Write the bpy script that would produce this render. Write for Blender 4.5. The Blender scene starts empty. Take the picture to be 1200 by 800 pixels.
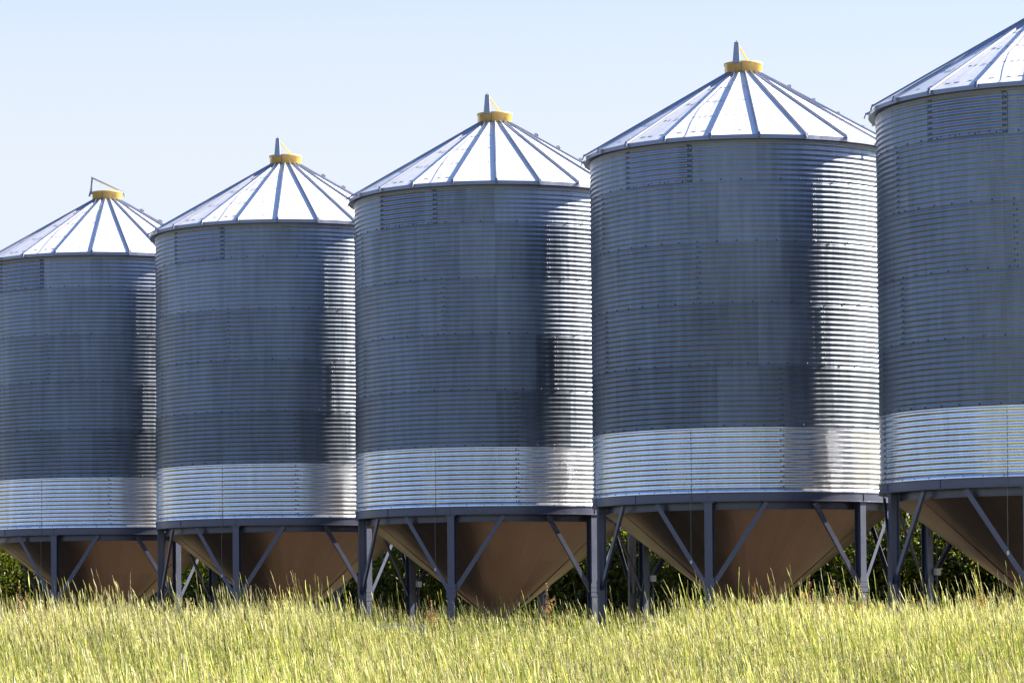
import bpy, math, random
import numpy as np
from mathutils import Matrix, Vector

# ------------------------------------------------------------------ camera, world, sun, exposure
S = bpy.context.scene
C = S.collection
EYE = 1.60                      # eye height over the low ground the camera stands on
GB = 1.05                       # ground level under the silos
SUN_AZ = math.radians(109.5)    # from -Y (towards the camera) turning to +X
SUN_EL = math.radians(35.0)

cam_d = bpy.data.cameras.new('camera')
cam = bpy.data.objects.new('camera', cam_d); C.objects.link(cam); S.camera = cam
cam_d.sensor_width = 36.0
cam_d.lens = 36.0 * 3686.0 / 1200.0
cam_d.shift_y = 0.1783
cam_d.clip_start = 0.5; cam_d.clip_end = 12000
cam.matrix_world = (Matrix.Translation((0, 0, EYE)) @ Matrix.Rotation(math.radians(90 + 1.832), 4, 'X')
                    @ Matrix.Rotation(math.radians(-0.466), 4, 'Z'))

W = bpy.data.worlds.new('World'); S.world = W; W.use_nodes = True
wn = W.node_tree; wn.nodes.clear()
sky = wn.nodes.new('ShaderNodeTexSky'); sky.sky_type = 'NISHITA'; sky.sun_disc = False
sky.sun_elevation = SUN_EL; sky.sun_rotation = math.pi - SUN_AZ
sky.altitude = 100; sky.air_density = 1.0; sky.dust_density = 1.0; sky.ozone_density = 3.0
bg = wn.nodes.new('ShaderNodeBackground'); bg.inputs[1].default_value = 0.05
wo = wn.nodes.new('ShaderNodeOutputWorld')
# summer haze: the lowest 30 degrees of the sky fade to a pale blue-white, higher up it stays blue
tcw = wn.nodes.new('ShaderNodeTexCoord'); spw = wn.nodes.new('ShaderNodeSeparateXYZ'); wn.links.new(tcw.outputs['Generated'], spw.inputs[0])
mrw = wn.nodes.new('ShaderNodeMapRange'); mrw.interpolation_type = 'SMOOTHSTEP'
mrw.inputs['From Min'].default_value = 0.14; mrw.inputs['From Max'].default_value = 0.32
mrw.inputs['To Min'].default_value = 0.90; mrw.inputs['To Max'].default_value = 0.0
wn.links.new(spw.outputs['Z'], mrw.inputs['Value'])
mxw = wn.nodes.new('ShaderNodeMix'); mxw.data_type = 'RGBA'; mxw.inputs[7].default_value = (4.35, 4.58, 4.80, 1)
dpw = wn.nodes.new('ShaderNodeMix'); dpw.data_type = 'RGBA'; dpw.blend_type = 'MULTIPLY'; dpw.inputs[0].default_value = 1.0
dpw.inputs[7].default_value = (.72, .90, 1.18, 1); wn.links.new(sky.outputs[0], dpw.inputs[6])     # a deeper blue overhead
wn.links.new(mrw.outputs[0], mxw.inputs[0]); wn.links.new(dpw.outputs[2], mxw.inputs[6])
wn.links.new(mxw.outputs[2], bg.inputs[0]); wn.links.new(bg.outputs[0], wo.inputs[0])

sd = bpy.data.lights.new('sun', 'SUN'); sd.energy = 5.0; sd.angle = math.radians(0.53); sd.color = (1.0, 0.91, 0.78)
sun = bpy.data.objects.new('sun', sd); C.objects.link(sun)
sv = Vector((math.sin(SUN_AZ) * math.cos(SUN_EL), -math.cos(SUN_AZ) * math.cos(SUN_EL), math.sin(SUN_EL)))
sun.rotation_euler = sv.to_track_quat('Z', 'Y').to_euler()
sun.location = (30, 20, 40)

S.view_settings.view_transform = 'Standard'; S.view_settings.look = 'None'
S.view_settings.exposure = 2.0; S.view_settings.gamma = 1.0
S.cycles.max_bounces = 8; S.cycles.diffuse_bounces = 4; S.cycles.glossy_bounces = 4
S.cycles.transmission_bounces = 4; S.cycles.caustics_reflective = False; S.cycles.caustics_refractive = False

# ------------------------------------------------------------------ helpers
def pol(r, phi, z):
    return (r * math.sin(phi), -r * math.cos(phi), z)

class MB:
    """collects faces for one mesh object"""
    def __init__(s): s.v = []; s.f = []; s.m = []
    def add(s, vs, fs, mi=0):
        o = len(s.v); s.v += [tuple(v) for v in vs]; s.f += [tuple(i + o for i in f) for f in fs]; s.m += [mi] * len(fs)
    def box(s, c, sz, mat=None, mi=0):
        x, y, z = sz[0] / 2, sz[1] / 2, sz[2] / 2
        vs = [Vector((a * x, b * y, d * z)) for a in (-1, 1) for b in (-1, 1) for d in (-1, 1)]
        if mat is not None: vs = [mat @ v for v in vs]
        vs = [v + Vector(c) for v in vs]
        s.add(vs, [(0, 1, 3, 2), (4, 6, 7, 5), (0, 4, 5, 1), (2, 3, 7, 6), (0, 2, 6, 4), (1, 5, 7, 3)], mi)
    def prism(s, prof, a, b, up=(0, 0, 1), mi=0, scale_b=1.0):
        """profile (x,y) swept from a to b; x along side, y along up"""
        a = Vector(a); b = Vector(b); d = (b - a).normalized(); u = Vector(up)
        sx = d.cross(u).normalized(); uy = sx.cross(d).normalized(); n = len(prof)
        vs = [a + sx * p[0] + uy * p[1] for p in prof] + [b + sx * p[0] * scale_b + uy * p[1] * scale_b for p in prof]
        fs = [(i, (i + 1) % n, n + (i + 1) % n, n + i) for i in range(n)] + [tuple(reversed(range(n))), tuple(range(n, 2 * n))]
        s.add(vs, fs, mi)
    def tube(s, pts, r, n=6, mi=0):
        pts = [Vector(p) for p in pts]; vs = []; fs = []
        for i, p in enumerate(pts):
            d = (pts[min(i + 1, len(pts) - 1)] - pts[max(i - 1, 0)]).normalized()
            u = Vector((0, 0, 1)) if abs(d.z) < 0.9 else Vector((1, 0, 0))
            a = d.cross(u).normalized(); b = a.cross(d)
            rr = r[i] if isinstance(r, (list, tuple)) else r
            for k in range(n):
                t = 2 * math.pi * k / n; vs.append(p + a * rr * math.cos(t) + b * rr * math.sin(t))
        for i in range(len(pts) - 1):
            for k in range(n): fs.append((i * n + k, i * n + (k + 1) % n, (i + 1) * n + (k + 1) % n, (i + 1) * n + k))
        fs += [tuple(reversed(range(n))), tuple(range((len(pts) - 1) * n, len(pts) * n))]
        s.add(vs, fs, mi)
    def lathe(s, prof, n=128, mi=0, a0=0.0, a1=2 * math.pi):
        full = abs(a1 - a0 - 2 * math.pi) < 1e-6; m = n if full else n + 1
        vs = [pol(r, a0 + (a1 - a0) * k / n, z) for (r, z) in prof for k in range(m)]
        fs = []
        for i in range(len(prof) - 1):
            for k in range(n):
                k2 = (k + 1) % m
                fs.append((i * m + k, i * m + k2, (i + 1) * m + k2, (i + 1) * m + k))
        s.add(vs, fs, mi)
    def dome(s, p, nrm, r, mi=0):
        nrm = Vector(nrm).normalized(); u = Vector((0, 0, 1)); a = nrm.cross(u).normalized(); b = nrm.cross(a); p = Vector(p)
        vs = [p + a * r * math.cos(k * math.pi / 3) + b * r * math.sin(k * math.pi / 3) for k in range(6)]
        vs += [p + nrm * r * .55 + (a * math.cos(k * math.pi / 3) + b * math.sin(k * math.pi / 3)) * r * .75 for k in range(6)]
        s.add(vs, [(k, (k + 1) % 6, 6 + (k + 1) % 6, 6 + k) for k in range(6)] + [tuple(range(6, 12))], mi)
    def build(s, name, mats, parent=None, smooth=False, link=True):
        me = bpy.data.meshes.new(name); me.from_pydata(s.v, [], s.f)
        for m in (mats if isinstance(mats, (list, tuple)) else [mats]): me.materials.append(m)
        me.polygons.foreach_set('material_index', s.m)
        if smooth: me.polygons.foreach_set('use_smooth', [True] * len(s.f))
        me.update()
        o = bpy.data.objects.new(name, me); C.objects.link(o)
        if parent: o.parent = parent
        return o

def big_mesh(name, V, F, mat, cols=None, parent=None, smooth=False):
    """fast numpy quads"""
    me = bpy.data.meshes.new(name); nv, nf = len(V), len(F)
    me.vertices.add(nv); me.vertices.foreach_set('co', np.asarray(V, np.float32).ravel())
    me.loops.add(nf * 4); me.loops.foreach_set('vertex_index', np.asarray(F, np.int32).ravel())
    me.polygons.add(nf)
    me.polygons.foreach_set('loop_start', np.arange(0, nf * 4, 4, dtype=np.int32))
    me.polygons.foreach_set('loop_total', np.full(nf, 4, np.int32))
    if smooth: me.polygons.foreach_set('use_smooth', np.ones(nf, bool))
    me.materials.append(mat)
    if cols is not None:
        ca = me.color_attributes.new('tint', 'FLOAT_COLOR', 'POINT')
        c4 = np.ones((nv, 4), np.float32); c4[:, :3] = cols; ca.data.foreach_set('color', c4.ravel())
    me.update(); me.validate()
    o = bpy.data.objects.new(name, me); C.objects.link(o)
    if parent: o.parent = parent
    return o

def tag(o, label=None, cat=None, group=None, kind=None):
    if label: o['label'] = label
    if cat: o['category'] = cat
    if group: o['group'] = group
    if kind: o['kind'] = kind
    return o

def empty(name, loc, rz=0):
    o = bpy.data.objects.new(name, None); C.objects.link(o); o.location = loc; o.rotation_euler = (0, 0, rz)
    o.empty_display_size = .3
    return o

def copy_tree(o, parent=None):
    c = o.copy(); C.objects.link(c); c.parent = parent
    for ch in list(o.children): copy_tree(ch, c)
    return c

# ------------------------------------------------------------------ materials
def mat(name, base, rough=.5, metal=0.0, spec=.5):
    m = bpy.data.materials.new(name); m.use_nodes = True
    b = m.node_tree.nodes['Principled BSDF']
    b.inputs['Base Color'].default_value = (*base, 1); b.inputs['Roughness'].default_value = rough
    b.inputs['Metallic'].default_value = metal; b.inputs['Specular IOR Level'].default_value = spec
    return m, m.node_tree, b

def nd(nt, t, **kw):
    n = nt.nodes.new(t)
    for k, v in kw.items(): setattr(n, k, v)
    return n

def math_n(nt, op, a, b=None, c=None):
    n = nd(nt, 'ShaderNodeMath', operation=op)
    for i, x in enumerate((a, b, c)):
        if x is None: continue
        if isinstance(x, (int, float)): n.inputs[i].default_value = x
        else: nt.links.new(x, n.inputs[i])
    return n.outputs[0]

def ramp(nt, fac, stops):
    r = nd(nt, 'ShaderNodeValToRGB'); nt.links.new(fac, r.inputs[0]); e = r.color_ramp.elements
    while len(e) < len(stops): e.new(.5)
    for i, (p, c) in enumerate(stops):
        e[i].position = p; e[i].color = (*c, 1) if not isinstance(c, (int, float)) else (c, c, c, 1)
    return r.outputs[0]

def noise(nt, vec, scale, detail=3, rough=.5):
    n = nd(nt, 'ShaderNodeTexNoise'); n.inputs['Scale'].default_value = scale
    n.inputs['Detail'].default_value = detail; n.inputs['Roughness'].default_value = rough
    if vec is not None: nt.links.new(vec, n.inputs['Vector'])
    return n.outputs['Fac']

PITCH = (10.06 - 3.173) / 68
def galvanised(name, base, rough, metal, tierz=0.0, var=.22, rvar=.10, wave=.03):
    """zinc sheet: every sheet of a tier has its own tone, plus spangle, run-off streaks (painted reflections on the lower band) and dull patches"""
    m, nt, b = mat(name, base, rough, metal)
    L = nt.links
    tc = nd(nt, 'ShaderNodeTexCoord'); sp = nd(nt, 'ShaderNodeSeparateXYZ'); L.new(tc.outputs['Object'], sp.inputs[0])
    oi = nd(nt, 'ShaderNodeObjectInfo')
    phi = math_n(nt, 'ARCTAN2', sp.outputs['X'], sp.outputs['Y'])
    tier = math_n(nt, 'FLOOR', math_n(nt, 'DIVIDE', math_n(nt, 'SUBTRACT', sp.outputs['Z'], 3.173), 12 * PITCH))
    sect = math_n(nt, 'FLOOR', math_n(nt, 'DIVIDE', math_n(nt, 'ADD', phi, math_n(nt, 'MULTIPLY', tier, 2.1)), math.pi / 4))
    cb = nd(nt, 'ShaderNodeCombineXYZ'); L.new(tier, cb.inputs[0]); L.new(sect, cb.inputs[1]); L.new(oi.outputs['Random'], cb.inputs[2])
    wn_ = nd(nt, 'ShaderNodeTexWhiteNoise', noise_dimensions='3D'); L.new(cb.outputs[0], wn_.inputs['Vector'])
    # cylinder coordinates for streaks
    cs = nd(nt, 'ShaderNodeCombineXYZ'); L.new(math_n(nt, 'MULTIPLY', phi, 12.0), cs.inputs[0])
    L.new(math_n(nt, 'MULTIPLY', sp.outputs['Z'], .35), cs.inputs[1]); L.new(math_n(nt, 'MULTIPLY', oi.outputs['Random'], 50), cs.inputs[2])
    streak = noise(nt, cs.outputs[0], 1.6, 5, .6)
    patch = noise(nt, tc.outputs['Object'], 1.1, 5, .6)
    spangle = noise(nt, tc.outputs['Object'], 60, 2, .5)
    f = math_n(nt, 'MULTIPLY', wn_.outputs['Value'], var * .7)
    f = math_n(nt, 'ADD', f, math_n(nt, 'MULTIPLY', math_n(nt, 'SUBTRACT', streak, .5), var * 1.6))
    f = math_n(nt, 'ADD', f, math_n(nt, 'MULTIPLY', math_n(nt, 'SUBTRACT', patch, .5), var * 1.2))
    f = math_n(nt, 'ADD', f, math_n(nt, 'MULTIPLY', math_n(nt, 'SUBTRACT', spangle, .5), var * .6))
    f = math_n(nt, 'ADD', f, 1.0 - var * .35)
    if tierz: f = math_n(nt, 'MULTIPLY', f, math_n(nt, 'ADD', math_n(nt, 'MULTIPLY', tier, tierz), .72))   # each higher tier of sheets is paler
    vm = nd(nt, 'ShaderNodeVectorMath', operation='SCALE'); vm.inputs[0].default_value = base; L.new(f, vm.inputs['Scale'])
    L.new(vm.outputs[0], b.inputs['Base Color'])
    r = math_n(nt, 'ADD', math_n(nt, 'MULTIPLY', math_n(nt, 'SUBTRACT', patch, .5), rvar * 2), rough)
    r = math_n(nt, 'ADD', r, math_n(nt, 'MULTIPLY', math_n(nt, 'SUBTRACT', wn_.outputs['Value'], .5), rvar))
    L.new(r, b.inputs['Roughness'])
    cw = nd(nt, 'ShaderNodeCombineXYZ'); L.new(math_n(nt, 'MULTIPLY', phi, 6.0), cw.inputs[0])
    L.new(math_n(nt, 'MULTIPLY', sp.outputs['Z'], .25), cw.inputs[1]); L.new(math_n(nt, 'MULTIPLY', oi.outputs['Random'], 50), cw.inputs[2])
    hgt = math_n(nt, 'ADD', math_n(nt, 'MULTIPLY', noise(nt, cw.outputs[0], 1.3, 3, .5), wave), math_n(nt, 'MULTIPLY', noise(nt, tc.outputs['Object'], 2.2, 3, .5), .004))
    bp = nd(nt, 'ShaderNodeBump'); bp.inputs['Strength'].default_value = 1.0; bp.inputs['Distance'].default_value = 1.0
    L.new(hgt, bp.inputs['Height']); L.new(bp.outputs[0], b.inputs['Normal'])
    return m

M_WALL = galvanised('weathered_galvanised_sheet', (.235, .266, .315), .43, .86, var=.42, tierz=.10)
M_BAND = galvanised('new_galvanised_sheet', (.78, .79, .81), .25, .86, var=.30, rvar=.08, wave=.018)  # strong tone streaks paint blurred reflections into the band
M_ROOF = galvanised('galvanised_roof_sheet', (.78, .78, .79), .5, .15, var=.10, rvar=.06)
M_PANEL = galvanised('bolted_panel_sheet', (.24, .27, .345), .30, .8, var=.3)
M_ROOF_SHADE = galvanised('roof_shade_sheet', (.26, .28, .35), .4, .6, var=.10, rvar=.06)  # darker roof sheet: shade of ribs, lip and soffit put into the colour
M_BOLT = mat('bolt_zinc', (.10, .105, .12), .3, .6)[0]

def painted(name, base, rough, metal=0.0, spec=.5, nscale=3.0, var=.25):
    m, nt, b = mat(name, base, rough, metal, spec)
    tc = nd(nt, 'ShaderNodeTexCoord'); n1 = noise(nt, tc.outputs['Object'], nscale, 5, .6)
    f = math_n(nt, 'ADD', math_n(nt, 'MULTIPLY', math_n(nt, 'SUBTRACT', n1, .5), var * 2), 1.0)
    vm = nd(nt, 'ShaderNodeVectorMath', operation='SCALE'); vm.inputs[0].default_value = base; nt.links.new(f, vm.inputs['Scale'])
    nt.links.new(vm.outputs[0], b.inputs['Base Color'])
    nt.links.new(math_n(nt, 'ADD', math_n(nt, 'MULTIPLY', math_n(nt, 'SUBTRACT', n1, .5), .2), rough), b.inputs['Roughness'])
    return m
M_STEEL = painted('grey_steel_paint', (.095, .105, .155), .34, .35)
M_CONE = galvanised('hopper_sheet', (.235, .178, .155), .34, .72, var=.22, rvar=.08, wave=.01)
M_SEAM = painted('hopper_seam', (.07, .05, .045), .5, .4)
M_YELLOW = painted('yellow_paint', (.74, .47, .13), .35, 0, nscale=8, var=.12)
M_LID = painted('lid_zinc', (.30, .33, .40), .4, .6)
M_CORD = painted('grey_rope', (.22, .21, .20), .8)
M_WHITE = painted('white_plastic', (.75, .75, .73), .5, var=.05)

# ------------------------------------------------------------------ setting: ground
def ground_z(x, y):
    """low flat by the camera, a gentle bank, then the level pad of the silos"""
    t = np.clip((y - 25.0) / 21.0, 0, 1)
    h = GB * (t * .55 + .45 * t * t * (3 - 2 * t))
    b = 0.06 * np.sin(x * .31 + y * .17) * np.sin(y * .23 - x * .11)
    far = np.clip((y - 130) / 400, 0, 1)
    return h + b * np.clip((y - 5) / 20, 0, 1) * np.clip((60 - y) / 8, 0, 1) + 0 * far

def build_ground():
    xs = np.concatenate([[-3000, -1200, -500, -200, -100, -60], np.linspace(-40, 40, 81), [60, 100, 200, 500, 1200, 3000]])
    ys = np.concatenate([[-3000, -1000, -300, -100, -40, -15, 0, 10], np.linspace(15, 65, 51), np.linspace(70, 130, 13), [200, 400, 900, 2000, 5000]])
    X, Y = np.meshgrid(xs, ys); Z = ground_z(X, Y)
    V = np.stack([X, Y, Z], -1).reshape(-1, 3); nx = len(xs); ny = len(ys)
    i, j = np.meshgrid(np.arange(nx - 1), np.arange(ny - 1)); a = (j * nx + i).ravel()
    F = np.stack([a, a + 1, a + nx + 1, a + nx], 1)
    m, nt, b = mat('meadow_ground', (.1, .1, .04), .95, 0, .1)
    tc = nd(nt, 'ShaderNodeTexCoord')
    n1 = noise(nt, tc.outputs['Object'], .12, 6, .65); n2 = noise(nt, tc.outputs['Object'], 3.5, 5, .7)
    c1 = ramp(nt, n1, [(.3, (.05, .052, .02)), (.55, (.08, .072, .03)), (.75, (.12, .095, .045))])
    c2 = ramp(nt, n2, [(.3, (.45,) * 3), (.7, (1.15,) * 3)])
    # bare, dry strip added under the silos to brown the hoppers' reflections
    vd = nd(nt, 'ShaderNodeVectorMath', operation='DOT_PRODUCT'); vd.inputs[1].default_value = (.764, .645, 0); nt.links.new(tc.outputs['Object'], vd.inputs[0])
    dd = math_n(nt, 'ABSOLUTE', math_n(nt, 'SUBTRACT', vd.outputs['Value'], 45.6))
    dd = math_n(nt, 'ADD', dd, math_n(nt, 'MULTIPLY', n2, 2.0))
    pad = ramp(nt, math_n(nt, 'DIVIDE', dd, 10.0), [(.45, (1, 1, 1)), (.8, (0, 0, 0))])
    mp = nd(nt, 'ShaderNodeMix', data_type='RGBA'); nt.links.new(pad, mp.inputs[0]); nt.links.new(c1, mp.inputs[6]); mp.inputs[7].default_value = (.13, .10, .075, 1)
    mx = nd(nt, 'ShaderNodeMix', data_type='RGBA', blend_type='MULTIPLY'); mx.inputs[0].default_value = 1
    nt.links.new(mp.outputs[2], mx.inputs[6]); nt.links.new(c2, mx.inputs[7]); nt.links.new(mx.outputs[2], b.inputs['Base Color'])
    bp = nd(nt, 'ShaderNodeBump'); bp.inputs['Strength'].default_value = .6; bp.inputs['Distance'].default_value = .1
    nt.links.new(n2, bp.inputs['Height']); nt.links.new(bp.outputs[0], b.inputs['Normal'])
    g = big_mesh('ground', V, F, m, smooth=True); tag(g, kind='structure')
build_ground()

# ------------------------------------------------------------------ silo
R0 = 3.2
Z_RB, Z_RT, Z_WB, Z_WT = 2.941, 3.123, 3.173, 10.06
Z_CAP = 11.905
AMP = .0055
D2 = math.radians
LEG0 = -18.5; RIB0 = .7; RIBN = 22
def corr_r(z): return R0 + AMP * math.cos(2 * math.pi * (z - Z_WB) / PITCH + math.pi)

def corr_sheet(mb, z0, z1, dr, a0=None, a1=None, n=224, per=10, mi=0):
    k = int(round((z1 - z0) / PITCH * per))
    zs = [z0 + (z1 - z0) * i / k for i in range(k + 1)]
    prof = [(corr_r(z) + dr, z) for z in zs]
    if a0 is None: mb.lathe(prof, n, mi)
    else: mb.lathe(prof, n, mi, a0, a1)

def bolts_row(mb, z, a0=0, a1=360, step=7.06, dr=.004, r=.019, mi=1, off=0):
    a = a0 + off
    while a < a1 - .01:
        p = D2(a); mb.dome(pol(corr_r(z) + dr, p, z), pol(1, p, 0), r, mi); a += step

def seam(mb, z0, z1, deg, dr=.004):
    """a lapped sheet edge with its double bolt line"""
    w = .9
    corr_sheet(mb, z0, z1, dr, D2(deg - w), D2(deg + w), n=2, per=8)
    z = z0 + PITCH * .5; k = 0
    while z < z1 - PITCH * .3:
        for d in (-.45, .45):
            p = D2(deg + d); mb.dome(pol(corr_r(z) + dr, p, z), pol(1, p, 0), .019 if (k + (d > 0)) % 2 else .011, 1)
        z += PITCH; k += 1

def tier(i): return Z_WB + 12 * PITCH * i

def make_silo():
    root = empty('silo', (0, 0, 0))
    # upper wall: tiers 1..5 plus short top tier, weathered
    mb = MB(); corr_sheet(mb, tier(1), Z_WT, 0)
    seams = {1: (8.0, 98, 188, -82), 2: (24.0, 114, 204, -66), 3: (-21.0, 69, 159, 249), 4: (21.0, 111, 201, -68), 5: (-24.0, 66, 156, 246)}
    for t in range(1, 6):
        z1 = min(tier(t + 1), Z_WT)
        for d in seams[t]: seam(mb, tier(t), z1, d)
        bolts_row(mb, tier(t) + PITCH * .5, off=t * 1.7)
    # horizontal laps
    for t in range(2, 6): mb.lathe([(corr_r(tier(t)) + .006, tier(t) - .012), (corr_r(tier(t)) + .008, tier(t)), (corr_r(tier(t)) + .002, tier(t) + .008)], 160)
    wall = mb.build('wall', [M_WALL, M_BOLT], root, True)
    # extra bolted panel of the top tier
    mb = MB(); za = tier(5) + .02; zb = Z_WT - .05
    corr_sheet(mb, za, zb, .007, D2(-52), D2(-23.2), n=26, per=10)
    for d in (-51.3, -50.4, -24.6, -23.8):
        z = za + PITCH * .3; 
        while z < zb:
            mb.dome(pol(corr_r(z) + .007, D2(d), z), pol(1, D2(d), 0), .019, 1); z += PITCH
    for d in (-52.05, -23.2): corr_sheet(mb, za, zb, .008, D2(d), D2(d + .13), n=1, mi=1)
    for z in (za + .05,): bolts_row(mb, z, -50, -25, 3.5, .007, .016)
    mb.lathe([(corr_r(za) + .009, za - .008), (corr_r(za) + .009, za + .008)], 26, 1, D2(-52), D2(-23.2))
    mb.build('wall_panel', [M_PANEL, M_BOLT], wall, True)
    # lower band of newer bright sheet
    mb = MB(); corr_sheet(mb, Z_WB, tier(1), 0, per=12)
    for d in (8.0, 98, 188, -82): seam(mb, Z_WB, tier(1), d, .004)
    mb.lathe([(R0 + .004, tier(1) - .02), (R0 + .009, tier(1) - .004), (R0 + .006, tier(1) + .01)], 160)
    mb.lathe([(R0 + .012, Z_RT + .002), (R0 + .012, Z_WB + .004), (R0 - .002, Z_WB + .012)], 160)
    for k in range(52):
        p = D2(k * 6.923 + 2); mb.dome(pol(R0 + .012, p, Z_RT + .026), pol(1, p, 0), .013, 1)
    mb.build('lower_wall', [M_BAND, M_BOLT], root, True)
    # roof
    RE, ZE = 3.335, 10.165
    mb = MB(); da = 2 * math.pi / RIBN; rc, zc = .38, Z_CAP
    for k in range(RIBN):
        a0 = D2(RIB0) + k * da; a1 = a0 + da; nr = 6
        vs = []
        for i in range(nr + 1):
            t = i / nr; r = rc + (RE - rc) * t; z = zc + (ZE - zc) * t
            mid = Vector(pol(r * math.cos(da / 2), (a0 + a1) / 2, z - .010 * math.sin(math.pi * t)))
            vs += [Vector(pol(r, a0, z)), mid, Vector(pol(r, a1, z))]
        fs = []
        for i in range(nr):
            for j in range(2): q = i * 3 + j; fs.append((q, q + 3, q + 4, q + 1))
        # drip lip
        o = len(vs)
        vs += [Vector(pol(RE + .004, a0, ZE - .085)), Vector(pol((RE + .004) * math.cos(da / 2), (a0 + a1) / 2, ZE - .085)), Vector(pol(RE + .004, a1, ZE - .085))]
        q = nr * 3; mb.add(vs, fs, 0); mb.add(vs[q:], [(0, 3, 4, 1), (1, 4, 5, 2)], 2)
        # lapped stiffener lines across the sheet: short dark folds and bolts
        rnd = random.Random(k * 7 + 1)
        for rr in (3.12, 2.42, 1.72, 1.08):
            t = (rr - rc) / (RE - rc); z = zc + (ZE - zc) * t
            nseg = 4 if rr > 2 else 3
            for q in range(nseg):
                if rnd.random() < .25: continue
                w0 = .14 + .74 * q / nseg + rnd.uniform(0, .05); w1 = w0 + .74 / nseg * rnd.uniform(.35, .7)
                p0 = Vector(pol(rr, a0, z)).lerp(Vector(pol(rr, a1, z)), w0); p1 = Vector(pol(rr, a0, z)).lerp(Vector(pol(rr, a1, z)), w1)
                mb.prism([(-.004, 0), (.004, 0), (.004, .005), (-.004, .005)], p0, p1, (0, 0, 1), 1)
    mb.lathe([(RE - .005, ZE - .085), (R0 + .02, Z_WT + .02), (R0 + .012, Z_WT - .035), (R0 - .02, Z_WT - .035)], 176, 2)
    roof = mb.build('roof', [M_ROOF, M_BOLT, M_ROOF_SHADE], root)
    # ribs: each one a capped standing seam with its foot over the eave
    mb = MB(); P0 = Vector(pol(rc - .01, 0, zc + .02)); P1 = Vector(pol(RE + .03, 0, ZE + .005)); sl = (P1 - P0).normalized()
    prof = [(-.024, -.01), (-.020, .017), (-.010, .026), (.010, .026), (.020, .017), (.024, -.01)]
    mb.prism(prof, P0, P1)
    mb.prism([(-.028, 0), (.028, 0), (.028, .02), (-.028, .02)], P1 + Vector((0, 0, .028)), P1 + Vector((0, -.035, -.075)), (0, -1, .2))
    mb.dome(P1 + Vector((0, -.022, -.03)), (0, -1, .3), .014, 1)
    rib = mb.build('roof_rib', [M_ROOF_SHADE, M_BOLT], root)
    rib.rotation_euler = (0, 0, D2(RIB0))
    for k in range(1, RIBN):
        c = rib.copy(); C.objects.link(c); c.rotation_euler = (0, 0, D2(RIB0) + k * da)
    # roof steps up one rib
    a = D2(RIB0) + 5 * da
    mb = MB(); mb.box((0, 0, .035), (.20, .07, .008)); mb.box((-.09, 0, .015), (.008, .07, .045)); mb.box((.09, 0, .015), (.008, .07, .045))
    step = None
    for i, r in enumerate((.95, 1.45, 1.95, 2.45, 2.95)):
        t = (r - rc) / (RE - rc); z = zc + (ZE - zc) * t + .055
        if step is None: step = mb.build('roof_step', [M_ROOF_SHADE], root); o = step
        else: o = step.copy(); C.objects.link(o)
        o.location = pol(r, a, z); o.rotation_euler = (0, 0, a)
    # fill cap: yellow ring, lid, lid post and opening strut
    mb = MB()
    mb.lathe([(.36, Z_CAP - .03), (.385, Z_CAP - .01), (.388, Z_CAP + .19), (.405, Z_CAP + .20), (.408, Z_CAP + .235), (.385, Z_CAP + .24), (.37, Z_CAP + .20)], 48)
    cap = mb.build('fill_cap', M_YELLOW, root, True)
    m2 = MB(); m2.lathe([(.383, Z_CAP + .205), (.30, Z_CAP + .235), (.10, Z_CAP + .27), (.004, Z_CAP + .275)], 48); m2.build('lid', M_YELLOW, cap, True)
    m2 = MB(); m2.tube([pol(.412, D2(-10), Z_CAP + .0), pol(.412, D2(-10), Z_CAP + .2)], .006, 6); m2.build('latch', M_STEEL, cap)
    fr = empty('lid_opener', (0, 0, Z_CAP)); fr.parent = root; fr.rotation_euler = (0, 0, D2(-24))
    m2 = MB(); m2.prism([(-.08, -.02), (.08, -.02), (.08, .02), (-.08, .02)], (0, -.415, .19), (0, -.40, .60), (0, -1, 0), 0, .62)
    m2.tube([(-.045, -.40, .61), (.045, -.40, .61)], .02, 8)
    m2.tube([(0, -.40, .60), (0, -.40, .66)], .012, 6)
    m2.build('opener_post', M_LID, fr)
    m2 = MB(); m2.tube([(0.02, -.36, .57), (0.02, .05, .40), (0.02, .40, .25), (.02, .43, .16)], .018, 8); m2.build('opener_rod', M_YELLOW, fr)
    # ring beam
    mb = MB(); mb.lathe([(3.02, Z_RB + .02), (3.02, Z_RB), (R0 + .03, Z_RB), (R0 + .03, Z_RB + .012), (R0 + .018, Z_RB + .016), (R0 + .018, Z_RT - .016), (R0 + .03, Z_RT - .012), (R0 + .03, Z_RT), (R0 - .05, Z_RT)], 176)
    for k in range(12):
        mb.box(pol(R0 + .019, D2(LEG0 + 30 * k), (Z_RB + Z_RT) / 2), (.02, .02, .14), Matrix.Rotation(D2(LEG0 + 30 * k), 3, 'Z'))
    mb.build('ring_beam', M_STEEL, root)
    # hopper cone with collar, seams and outlet
    mb = MB(); mb.lathe([(2.985, Z_RT), (2.985, Z_RB - .125), (3.0, Z_RB - .13), (3.0, Z_RB - .15), (2.96, Z_RB - .155)], 144); col = mb.build('hopper_collar', M_STEEL, root, False)
    mb = MB(); ztop, zbot, rb = Z_RB - .12, .70, .22
    n = 14; mb.lathe([(2.972 + (rb - 2.972) * i / n, ztop + (zbot - ztop) * i / n) for i in range(n + 1)], 144)
    cone = mb.build('hopper_cone', M_CONE, root, True)
    mb = MB()
    for k in range(3):
        a = D2(-64 + 120 * k); p0 = Vector(pol(2.95, a, ztop + .0)); p1 = Vector(pol(rb + .02, a, zbot + .01)); up = Vector(pol(.62, a, -.78))
        mb.prism([(-.008, -.004), (.008, -.004), (.008, .014), (-.008, .014)], p0, p1, up)
    mb.build('hopper_seam', M_SEAM, cone)
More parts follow.
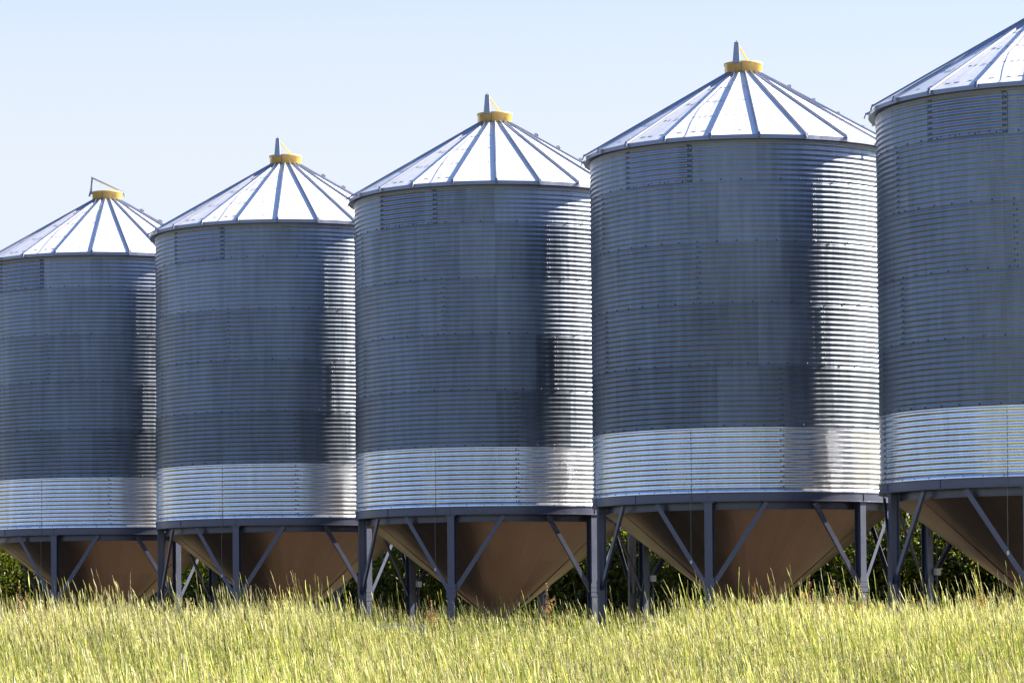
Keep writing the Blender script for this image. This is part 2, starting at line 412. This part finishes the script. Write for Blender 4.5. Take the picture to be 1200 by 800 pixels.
    mb = MB(); mb.lathe([(rb + .05, zbot + .02), (rb + .05, zbot - .02), (rb, zbot - .02), (rb, .52), (rb + .04, .52), (rb + .04, .49), (.01, .49)], 32)
    mb.box((.22, 0, .56), (.75, .34, .035)); mb.tube([(.6, -.1, .56), (.8, -.1, .62), (.8, .1, .62), (.6, .1, .56)], .015)
    mb.build('slide_gate', M_STEEL, cone)
    # H-section legs
    mb = MB(); hw, hd, t = .08, .08, .011
    ys = -3.11
    for (cx, cy, sx, sy) in ((0, ys - hd + t / 2, 2 * hw, t), (0, ys + hd - t / 2, 2 * hw, t), (0, ys, t, 2 * (hd - t))):
        mb.box((cx, cy, (Z_RB - .30) / 2 - .003), (sx, sy, Z_RB + .30 - .006))
    mb.box((0, ys, Z_RB - .012), (.24, .20, .018)); mb.box((0, ys, .02), (.30, .30, .02))
    for zz in (1.22, 1.34): mb.dome((.045, ys - hd, zz), (0, -1, 0), .016); mb.dome((-.045, ys - hd, zz), (0, -1, 0), .016)
    for zz in (1.20, 1.30, 1.40): mb.box((0, ys - hd - .006, zz), (.22, .008, .09))
    leg = mb.build('leg', M_STEEL, root); leg.rotation_euler = (0, 0, D2(LEG0))
    legs = [leg]
    for k in range(1, 6):
        c = leg.copy(); C.objects.link(c); c.rotation_euler = (0, 0, D2(LEG0 + 60 * k)); legs.append(c)
    # angle braces, two per leg
    for sgn in (-1, 1):
        mb = MB(); p0 = Vector((sgn * .055, -3.14, 1.28)); p1 = Vector(pol(3.14, D2(sgn * 21), Z_RB - .02)); up = Vector(pol(1, D2(sgn * 11), 0))
        mb.prism([(-.047, 0), (.047, 0), (.047, .009), (-.047, .009)], p0, p1, up)
        mb.prism([(.038, -.045), (.047, -.045), (.047, -.001), (.038, -.001)] if sgn > 0 else [(-.047, -.045), (-.038, -.045), (-.038, -.001), (-.047, -.001)], p0, p1, up)
        br = mb.build('brace', M_STEEL, root); br.rotation_euler = (0, 0, D2(LEG0))
        for k in range(1, 6): c = br.copy(); C.objects.link(c); c.rotation_euler = (0, 0, D2(LEG0 + 60 * k))
    # pull cord from the lid, down the roof and wall, hanging with a weight
    ca = D2(-24.6); mb = MB()
    pts = [pol(.42, ca, Z_CAP + .10)]
    for t in (.1, .3, .5, .7, .9): r = rc + (RE - rc) * t; pts.append(pol(r, ca + .04 * math.sin(t * 9), zc + (ZE - zc) * t + .05))
    pts += [pol(RE + .02, ca, ZE - .01), pol(RE, ca, ZE - .12), pol(R0 + .03, ca, Z_WT - .1)]
    pts += [pol(R0 + .002, ca, z) for z in (9.8, 9, 8, 7, 6, 5, 4, 3.3)] + [pol(R0 + .045, ca, 3.0), pol(R0 + .045, ca, 2.4), pol(R0 + .045, ca, 1.78)]
    mb.tube(pts, .0045, 5)
    cord = mb.build('pull_cord', M_CORD, root)
    mb = MB(); mb.tube([pol(R0 + .045, ca, 1.80), pol(R0 + .045, ca, 1.79), pol(R0 + .045, ca, 1.73), pol(R0 + .045, ca, 1.72)], [.004, .02, .02, .004], 8); mb.build('cord_handle', M_WHITE, cord)
    # junction box and conduit on the back leg
    mb = MB(); a = D2(LEG0 - 120); rm = Matrix.Rotation(a, 3, 'Z')
    mb.box(Vector(pol(3.0, a, 1.52)) + rm @ Vector((-.155, 0, 0)), (.12, .08, .13), rm); jb = mb.build('junction_box', M_WHITE, root)
    mb = MB(); c0 = Vector(pol(3.0, a, 0)) + rm @ Vector((-.155, 0, 0)); mb.tube([c0 + Vector((0, 0, -.2)), c0 + Vector((0, 0, 1.46))], .014); mb.tube([c0 + Vector((0, 0, 1.58)), c0 + Vector((0, 0, 2.75))], .012); mb.build('conduit', M_STEEL, jb)
    return root, fr

silo0, opener0 = make_silo()
LABELS = [
    'smallest and farthest silo, leftmost of the row, thin lid opener loop on its cap',
    'second silo from the left, behind the middle one and before the farthest',
    'middle silo of the row of five, its cap near the top centre',
    'large silo second from the right, with its whole yellow cap in view',
    'nearest and largest silo, cut off by the right edge of the photo',
]
silos = []
for i in range(5):
    s = silo0 if i == 0 else copy_tree(silo0)
    k = i - 3
    s.location = (4.88 + 5.198 * k + (.10 if i == 4 else 0), 64.98 - 6.156 * k, GB)
    if i == 4: s.scale = (1.02, 1.02, .997)
    tag(s, LABELS[i], 'grain silo', 'row of corrugated steel grain silos on legs')
    silos.append(s)
# the far silo's opener stands sideways
for ch in silos[0].children:
    if ch.name.split('.')[0] == 'lid_opener':
        ch.rotation_euler = (0, 0, D2(-82))
        for g in list(ch.children):
            if g.name.split('.')[0] != 'opener_rod': continue
            m2 = MB(); m2.tube([(0, -.39, .62), (0, .0, .44), (0, .42, .24), (0, .47, .12)], .024, 8); m2.tube([(0, -.39, .62), (0, -.42, .30), (0, -.47, .12)], .024, 8)
            g.data = m2.build('tmp', M_LID).data
            bpy.data.objects.remove(bpy.data.objects['tmp'])

# ------------------------------------------------------------------ foliage material
def leaf_mat(name, trans=.45, rough=.5, attr='tint', gain=1.0, warm=(1.7, 1.6, .3)):
    m = bpy.data.materials.new(name); m.use_nodes = True; nt = m.node_tree; nt.nodes.clear(); L = nt.links
    at = nd(nt, 'ShaderNodeAttribute'); at.attribute_name = attr
    d = nd(nt, 'ShaderNodeBsdfPrincipled'); d.inputs['Roughness'].default_value = rough; d.inputs['Specular IOR Level'].default_value = .35
    t = nd(nt, 'ShaderNodeBsdfTranslucent'); mx = nd(nt, 'ShaderNodeMixShader'); mx.inputs[0].default_value = trans
    vm = nd(nt, 'ShaderNodeVectorMath', operation='MULTIPLY'); vm.inputs[1].default_value = warm; L.new(at.outputs['Color'], vm.inputs[0])
    L.new(at.outputs['Color'], d.inputs['Base Color']); L.new(vm.outputs[0], t.inputs['Color'])
    o = nd(nt, 'ShaderNodeOutputMaterial'); L.new(d.outputs[0], mx.inputs[1]); L.new(t.outputs[0], mx.inputs[2]); L.new(mx.outputs[0], o.inputs[0])
    return m
M_LEAF = leaf_mat('shrub_leaves', .45)
M_GRASS = leaf_mat('grass_blades', .38, .6, warm=(1.1, 1.2, .6))
M_BARK = painted('bark', (.09, .07, .05), .9)

# ------------------------------------------------------------------ trees and shrubs behind the silos
def shrub_mesh(seed, h, w, nleaf=13000):
    rg = np.random.default_rng(seed)
    nl = 20
    lob = np.stack([rg.normal(0, w * .24, nl), rg.normal(0, w * .24, nl), rg.uniform(.12, .86, nl) * h], 1)
    rad = rg.uniform(.20, .34, nl) * w * (1.15 - .5 * lob[:, 2] / h)
    which = rg.integers(0, nl, nleaf); d = rg.normal(size=(nleaf, 3)); d /= np.linalg.norm(d, axis=1)[:, None]
    rr = rad[which] * (rg.random(nleaf) ** .42) * rg.uniform(.8, 1.18, nleaf)
    P = lob[which] + d * rr[:, None]; P[:, 2] = np.clip(P[:, 2], .05, None)
    s = rg.uniform(.035, .075, nleaf)
    a = rg.normal(size=(nleaf, 3)); a /= np.linalg.norm(a, axis=1)[:, None]; b = np.cross(a, rg.normal(size=(nleaf, 3))); b /= np.linalg.norm(b, axis=1)[:, None]
    V = np.stack([P - a * s[:, None] * 1.3, P - b * s[:, None] * .7, P + a * s[:, None] * 1.3, P + b * s[:, None] * .7], 1).reshape(-1, 3)
    F = np.arange(nleaf * 4).reshape(-1, 4)
    base = np.array([.06, .085, .010]); c = base * rg.uniform(.55, 1.5, (nleaf, 1)) * np.array([1, 1, 1]); c[:, 0] *= rg.uniform(.7, 1.5, nleaf)
    return V, F, np.repeat(c, 4, 0)

shrub_protos = []
for k, (h, w) in enumerate(((4.3, 3.6), (3.6, 3.8), (4.8, 3.9))):
    root = empty('shrub_tree', (0, 0, 0))
    V, F, c = shrub_mesh(40 + k, h, w); big_mesh('crown', V, F, M_LEAF, c, root)
    mb = MB(); rr = random.Random(k)
    for q in range(6):
        a = rr.uniform(0, 6.28); e = rr.uniform(.4, 1.1)
        mb.tube([(0.1 * math.cos(a), .1 * math.sin(a), -.2), (.25 * e * math.cos(a), .25 * e * math.sin(a), h * .3), (e * math.cos(a), e * math.sin(a), h * .75)], [.07, .05, .015], 6)
    mb.build('trunk', M_BARK, root); shrub_protos.append(root)
TREE_LABELS = ['leftmost shrub behind the silos, sunlit leaves showing left of the farthest hopper']
rr = random.Random(5); ux, uy = .645, -.764; px, py = .764, .645
spots = []
for j in range(72):
    sdist = -50 + (j // 3) * 2.7 + (j % 3) * 1.0 + rr.uniform(-.5, .5); off = 10.5 + rr.uniform(-.6, .8) + (j % 3) * 2.6
    spots.append((-.3 + ux * sdist + px * off, 71.1 + uy * sdist + py * off, j))
used = set()
for (x, y, j) in spots:
    k = j % 3
    o = shrub_protos[k] if k not in used else copy_tree(shrub_protos[k]); used.add(k)
    o.location = (x, y, GB - .02); o.rotation_euler = (0, 0, rr.uniform(0, 6.28)); sc_ = rr.uniform(.85, 1.12); o.scale = (sc_, sc_, sc_ * rr.uniform(.9, 1.1))
    sx = 600 + 3686 * x / y
    if sx < 50: lb = 'leafy hedge shrub with sunlit leaves left of the farthest hopper'
    elif sx < 330: lb = 'dark hedge shrub behind the two farthest silos'
    elif sx < 560: lb = 'dark hedge shrub behind the gap between second and middle silo'
    elif sx < 860: lb = 'dark hedge shrub behind the gap between middle silo and the fourth'
    else: lb = 'leafy hedge shrub with sunlit leaves behind the two nearest silos'
    tag(o, lb, 'shrub', 'hedge of shrubs behind the silos')

# ------------------------------------------------------------------ tall grass
def make_grass(name, n, yr, dens_fn, seed, hmul=1.0, short=False):
    rg = np.random.default_rng(seed)
    y = rg.uniform(yr[0] ** 1.6, yr[1] ** 1.6, n) ** (1 / 1.6)
    hw = y * .178 + 1.6
    x = rg.uniform(-1, 1, n) * hw
    return x, y, rg

def smooth(a, b, v): t = np.clip((v - a) / (b - a), 0, 1); return t * t * (3 - 2 * t)
def vnoise(x, y, f, seed):
    s = seed * 1.7; return (np.sin(x * f + 1.3 * s + 1.7 * np.sin(y * f * .7 + s)) * np.sin(y * f * .9 + s * 2.1 + 1.3 * np.sin(x * f * .8 - s))) * .5 + .5

def grass(name, x, y, rg, hmean, seed):
    n = len(x); sx = 600 + 3686 * x / y
    gap = smooth(350, 500, sx) * (1 - smooth(690, 840, sx))
    gap2 = gap * smooth(34, 39, y) * (1 - smooth(54, 57, y))
    h = hmean * (.76 + .30 * vnoise(x, y, 1.1, 1) + .26 * vnoise(x, y, 3.7, 2)) * rg.normal(1, .20, n)
    h *= 1 - .44 * gap2
    h *= 1 - .10 * smooth(600, 720, sx)
    tall = rg.random(n) < .05 + .10 * gap2; h = np.where(tall, np.maximum(h, hmean * .75) * rg.uniform(1.1, 1.55, n), h)
    h = np.clip(h, .15, 1.5)
    kind = rg.random(n); head = kind < .38
    h = np.where(head, h, h * rg.uniform(.55, .9, n))
    t = np.array([0, .35, .7, .78, .81, .84, .87, .90, .93, .965, 1.0]); seg = len(t) - 1
    # wind leans the stems to the left and a little to the camera
    lean_a = rg.normal(math.pi, .9, n); lean = np.abs(rg.normal(.06, .09, n)) * h; lean = np.where(head, lean, lean * 2.4)
    bend = t[None, :] ** 2.0
    jit = rg.normal(0, .0025, (n, seg + 1)) * (t[None, :] > .7)
    cx = x[:, None] + jit + (np.cos(lean_a) * lean)[:, None] * bend - .07 * h[:, None] * t[None, :]
    cy = y[:, None] + (np.sin(lean_a) * lean)[:, None] * bend
    gz = ground_z(x, y)
    droop = np.where(head, .04, .22) * rg.uniform(.3, 1.4, n)
    cz = gz[:, None] - .03 + h[:, None] * (t[None, :] - droop[:, None] * t[None, :] ** 3)
    fa = rg.uniform(0, math.pi, n); wx = np.cos(fa); wy = np.sin(fa)
    hs = rg.uniform(.80, .91, n)     # where the head begins
    w = np.zeros((n, seg + 1))
    broad = (~head) & (rg.random(n) < .02 + .22 * (vnoise(x, y, .9, 21) > .72))
    wl = np.where(broad, rg.uniform(.008, .016, n), rg.uniform(.0024, .0046, n)); hwid = rg.uniform(.003, .0068, n)
    for i in range(seg + 1):
        stem = np.where(head, .0022, wl * (1 - t[i] ** 2.2) + .0006)
        inh = np.clip((t[i] - hs) / (1 - hs), 0, 1); hd = hwid * np.sin(np.pi * np.clip(inh * .92 + .08, 0, 1)) * (t[i] > hs) * rg.uniform(.35, 1.45, n)
        w[:, i] = np.where(head, np.maximum(stem, hd), stem)
    L = np.stack([cx - w * wx[:, None], cy - w * wy[:, None], cz], -1); Rr = np.stack([cx + w * wx[:, None], cy + w * wy[:, None], cz], -1)
    V = np.stack([L, Rr], 2).reshape(-1, 3)
    base = (np.arange(n) * (seg + 1) * 2)[:, None] + (np.arange(seg) * 2)[None, :]
    F = np.stack([base, base + 1, base + 3, base + 2], -1).reshape(-1, 4)
    green = np.array([.165, .25, .015]); straw = np.array([.31, .28, .115]); pale = np.array([.50, .45, .24])
    mixg = np.clip(vnoise(x, y, .55, 5) * .9 + .35 * smooth(36, 28, y) + rg.normal(-.05, .3, n), 0, 1)[:, None]
    patch = vnoise(x + 7, y, 1.7, 12)[:, None]
    green = green * (1 - .45 * patch) + np.array([.20, .21, .02]) * .45 * patch
    tan_top = (smooth(37, 43, y) * (1 - smooth(330, 480, sx)) * .6 + smooth(41, 44, y) * smooth(900, 960, sx) * .5)[:, None]
    mixg = np.clip(mixg + tan_top, 0, 1)
    stemc = np.where(broad[:, None], np.array([.075, .15, .012]), 0) + np.where(broad[:, None], 0, 1) * (green * (1 - mixg * .5) + straw * mixg * .5)
    headc = straw * (1 - mixg) + pale * mixg
    br = np.exp(rg.normal(-.08, .45, (n, 1))) * (.78 + .45 * vnoise(x, y, .45, 31) ** 1.2)[:, None]
    col = np.zeros((n, seg + 1, 3))
    for i in range(seg + 1):
        f = ((t[i] > hs) & head)[:, None]
        g = stemc * (.75 + .35 * t[i])
        col[:, i] = np.where(f, headc, g) * br * rg.uniform(.7, 1.25, (n, 1))
    dead = rg.random(n) < .05; col[dead] = np.array([.55, .50, .34]) * rg.uniform(.7, 1.2, (dead.sum(), 1, 1))
    russ = rg.random(n) < .03; col[russ] = np.array([.22, .12, .055]) * rg.uniform(.6, 1.3, (russ.sum(), 1, 1))
    col = np.repeat(col[:, :, None, :], 2, 2).reshape(-1, 3)
    # airy panicles: loose sprays of spikelets at the tops of some stems
    pk_ = np.nonzero((rg.random(n) < .22) & ~head & (y < 60))[0]; m = 16
    P = np.stack([cx[pk_, -3], cy[pk_, -3], cz[pk_, -3]], 1); hh_ = rg.uniform(.10, .22, len(pk_))
    u = rg.random((len(pk_), m)); sp_ = (1 - u) * .32 * hh_[:, None]; az = rg.uniform(0, 6.283, (len(pk_), m))
    Q = np.stack([P[:, 0, None] + sp_ * np.cos(az), P[:, 1, None] + sp_ * np.sin(az), P[:, 2, None] + (u - .3) * hh_[:, None]], -1).reshape(-1, 3)
    k = len(Q); a_ = rg.normal(size=(k, 3)) * .5 + np.array([0, 0, 1]); a_ /= np.linalg.norm(a_, axis=1)[:, None]
    b_ = np.cross(a_, rg.normal(size=(k, 3))); b_ /= np.linalg.norm(b_, axis=1)[:, None]; sz = rg.uniform(.0035, .007, k)[:, None]
    V2 = np.stack([Q - a_ * sz * 2.4, Q - b_ * sz, Q + a_ * sz * 2.4, Q + b_ * sz], 1).reshape(-1, 3)
    F2 = np.arange(k * 4).reshape(-1, 4) + len(V)
    c2 = np.repeat(np.repeat(np.array([[.50, .43, .27]]) * np.exp(rg.normal(-.1, .3, (len(pk_), 1))), m, 0), 4, 0)
    V = np.concatenate([V, V2]); F = np.concatenate([F, F2]); col = np.concatenate([col, c2])
    o = big_mesh(name, V, F, M_GRASS, np.clip(col, 0, .85)); return o

def thin(x, y, rg, near):
    """clumps: grass stands in tufts with gaps between them"""
    c = vnoise(x, y, 5.3, 3) * .6 + vnoise(x, y, 11.0, 8) * .4
    keep = c > (.21 + .22 * smooth(37, 44, y) * near + rg.normal(0, .14, len(x)))
    return x[keep], y[keep], rg
def sample(n, y0, y1, seed, extra=1.6, p=1.0, near=1.0):
    rg = np.random.default_rng(seed)
    u = rg.random(n); y = (y0 ** (1 + p) + u * (y1 ** (1 + p) - y0 ** (1 + p))) ** (1 / (1 + p))
    x = rg.uniform(-1, 1, n) * (y * .172 + extra)
    return thin(x, y, rg, near)
g1 = grass('meadow_grass', *sample(330000, 26.5, 49, 11), .73, 11)
tag(g1, 'tall sunlit seeding meadow grass across the foreground', 'grass', kind='stuff')
g2 = grass('shaded_grass', *sample(90000, 49, 92, 12), .80, 12)
tag(g2, 'tall grass around the silo legs and in their shade', 'grass', kind='stuff')

# ------------------------------------------------------------------ single tall weeds and the plank
M_WEED = leaf_mat('weed_heads', .35, .7, warm=(1.2, 1.0, .7))
def weed_mesh(seed, h):
    rg = np.random.default_rng(seed); V = []; Cc = []
    def quad(p, s, c):
        a = rg.normal(size=3); a /= np.linalg.norm(a); b = np.cross(a, rg.normal(size=3)); b /= np.linalg.norm(b)
        V.extend([p - a * s * 1.5, p - b * s, p + a * s * 1.5, p + b * s]); Cc.extend([c] * 4)
    for b in range(11):
        az = rg.uniform(0, 6.28); z0 = h * rg.uniform(.45, .78); ln = rg.uniform(.12, .34) * (1.25 - z0 / h)
        for q in range(30):
            t = rg.random() ** .7; p = np.array([math.cos(az) * ln * t * .7, math.sin(az) * ln * t * .7, z0 + ln * t * 1.1]) + rg.normal(0, .009, 3)
            quad(p, rg.uniform(.005, .011), np.array([.30, .19, .10]) * rg.uniform(.6, 1.5))
    for q in range(60):
        quad(np.array([rg.normal(0, .012), rg.normal(0, .012), h * rg.uniform(.7, 1.02)]), rg.uniform(.005, .011), np.array([.34, .22, .12]) * rg.uniform(.6, 1.4))
    for q in range(10):
        z = h * rg.uniform(.1, .5); az = rg.uniform(0, 6.28); quad(np.array([math.cos(az) * .08, math.sin(az) * .08, z]), .045, np.array([.13, .15, .03]) * rg.uniform(.7, 1.3))
    V = np.array(V); return V, np.arange(len(V)).reshape(-1, 4), np.array(Cc)
wp = []
for k in range(3):
    root = empty('dock_weed', (0, 0, 0)); hh = (1.12, 1.28, 1.0)[k]
    V, F, c = weed_mesh(70 + k, hh); big_mesh('heads_and_leaves', V, F, M_WEED, c, root)  # mostly seed heads, with a few low leaves
    mb = MB(); mb.tube([(0, 0, -.05), (.01, 0, hh * .5), (-.01, .01, hh * .98)], [.008, .006, .003], 5); mb.build('stem', M_BARK, root); wp.append(root)
rw = random.Random(9)
wspots = [(936, 44.5), (948, 45.5), (957, 44), (968, 46), (977, 44.8), (988, 45.6), (999, 44.4), (1007, 46), (1138, 45), (1148, 46.2), (22, 45), (34, 46), (505, 46.5), (640, 47)]
for i, (sx, y) in enumerate(wspots):
    o = wp[i] if i < 3 else copy_tree(wp[i % 3]); x = (sx - 600) / 3686 * y
    o.location = (x, y, float(ground_z(np.array([x]), np.array([y]))[0]) - .02); o.rotation_euler = (0, 0, rw.uniform(0, 6.28)); o.scale = (1, 1, rw.uniform(.82, 1.0))
    if sx < 100: lb = 'brown seeding dock weed before the farthest silo at the left edge'
    elif sx < 900: lb = 'brown seeding dock weed in the gap before the middle silo'
    elif sx < 1020: lb = 'brown seeding dock weed left of the lit leg of the fourth silo'
    else: lb = 'brown seeding dock weed before the nearest silo'
    tag(o, lb, 'weed', 'tall dock weeds in the meadow')
mb = MB(); mb.box((0, 0, 0), (1.65, .05, .26)); mb.box((.5, -.045, .02), (.06, .04, .34)); mb.box((-.55, -.045, .02), (.06, .04, .34))
pk = mb.build('plank', painted('bleached_wood', (.50, .49, .48), .8, nscale=9, var=.3))
pk.location = (-2.35, 55.8, GB + .46); pk.rotation_euler = (0, 0, .1)
tag(pk, 'pale weathered plank half hidden in the shaded grass before the middle silo', 'plank')
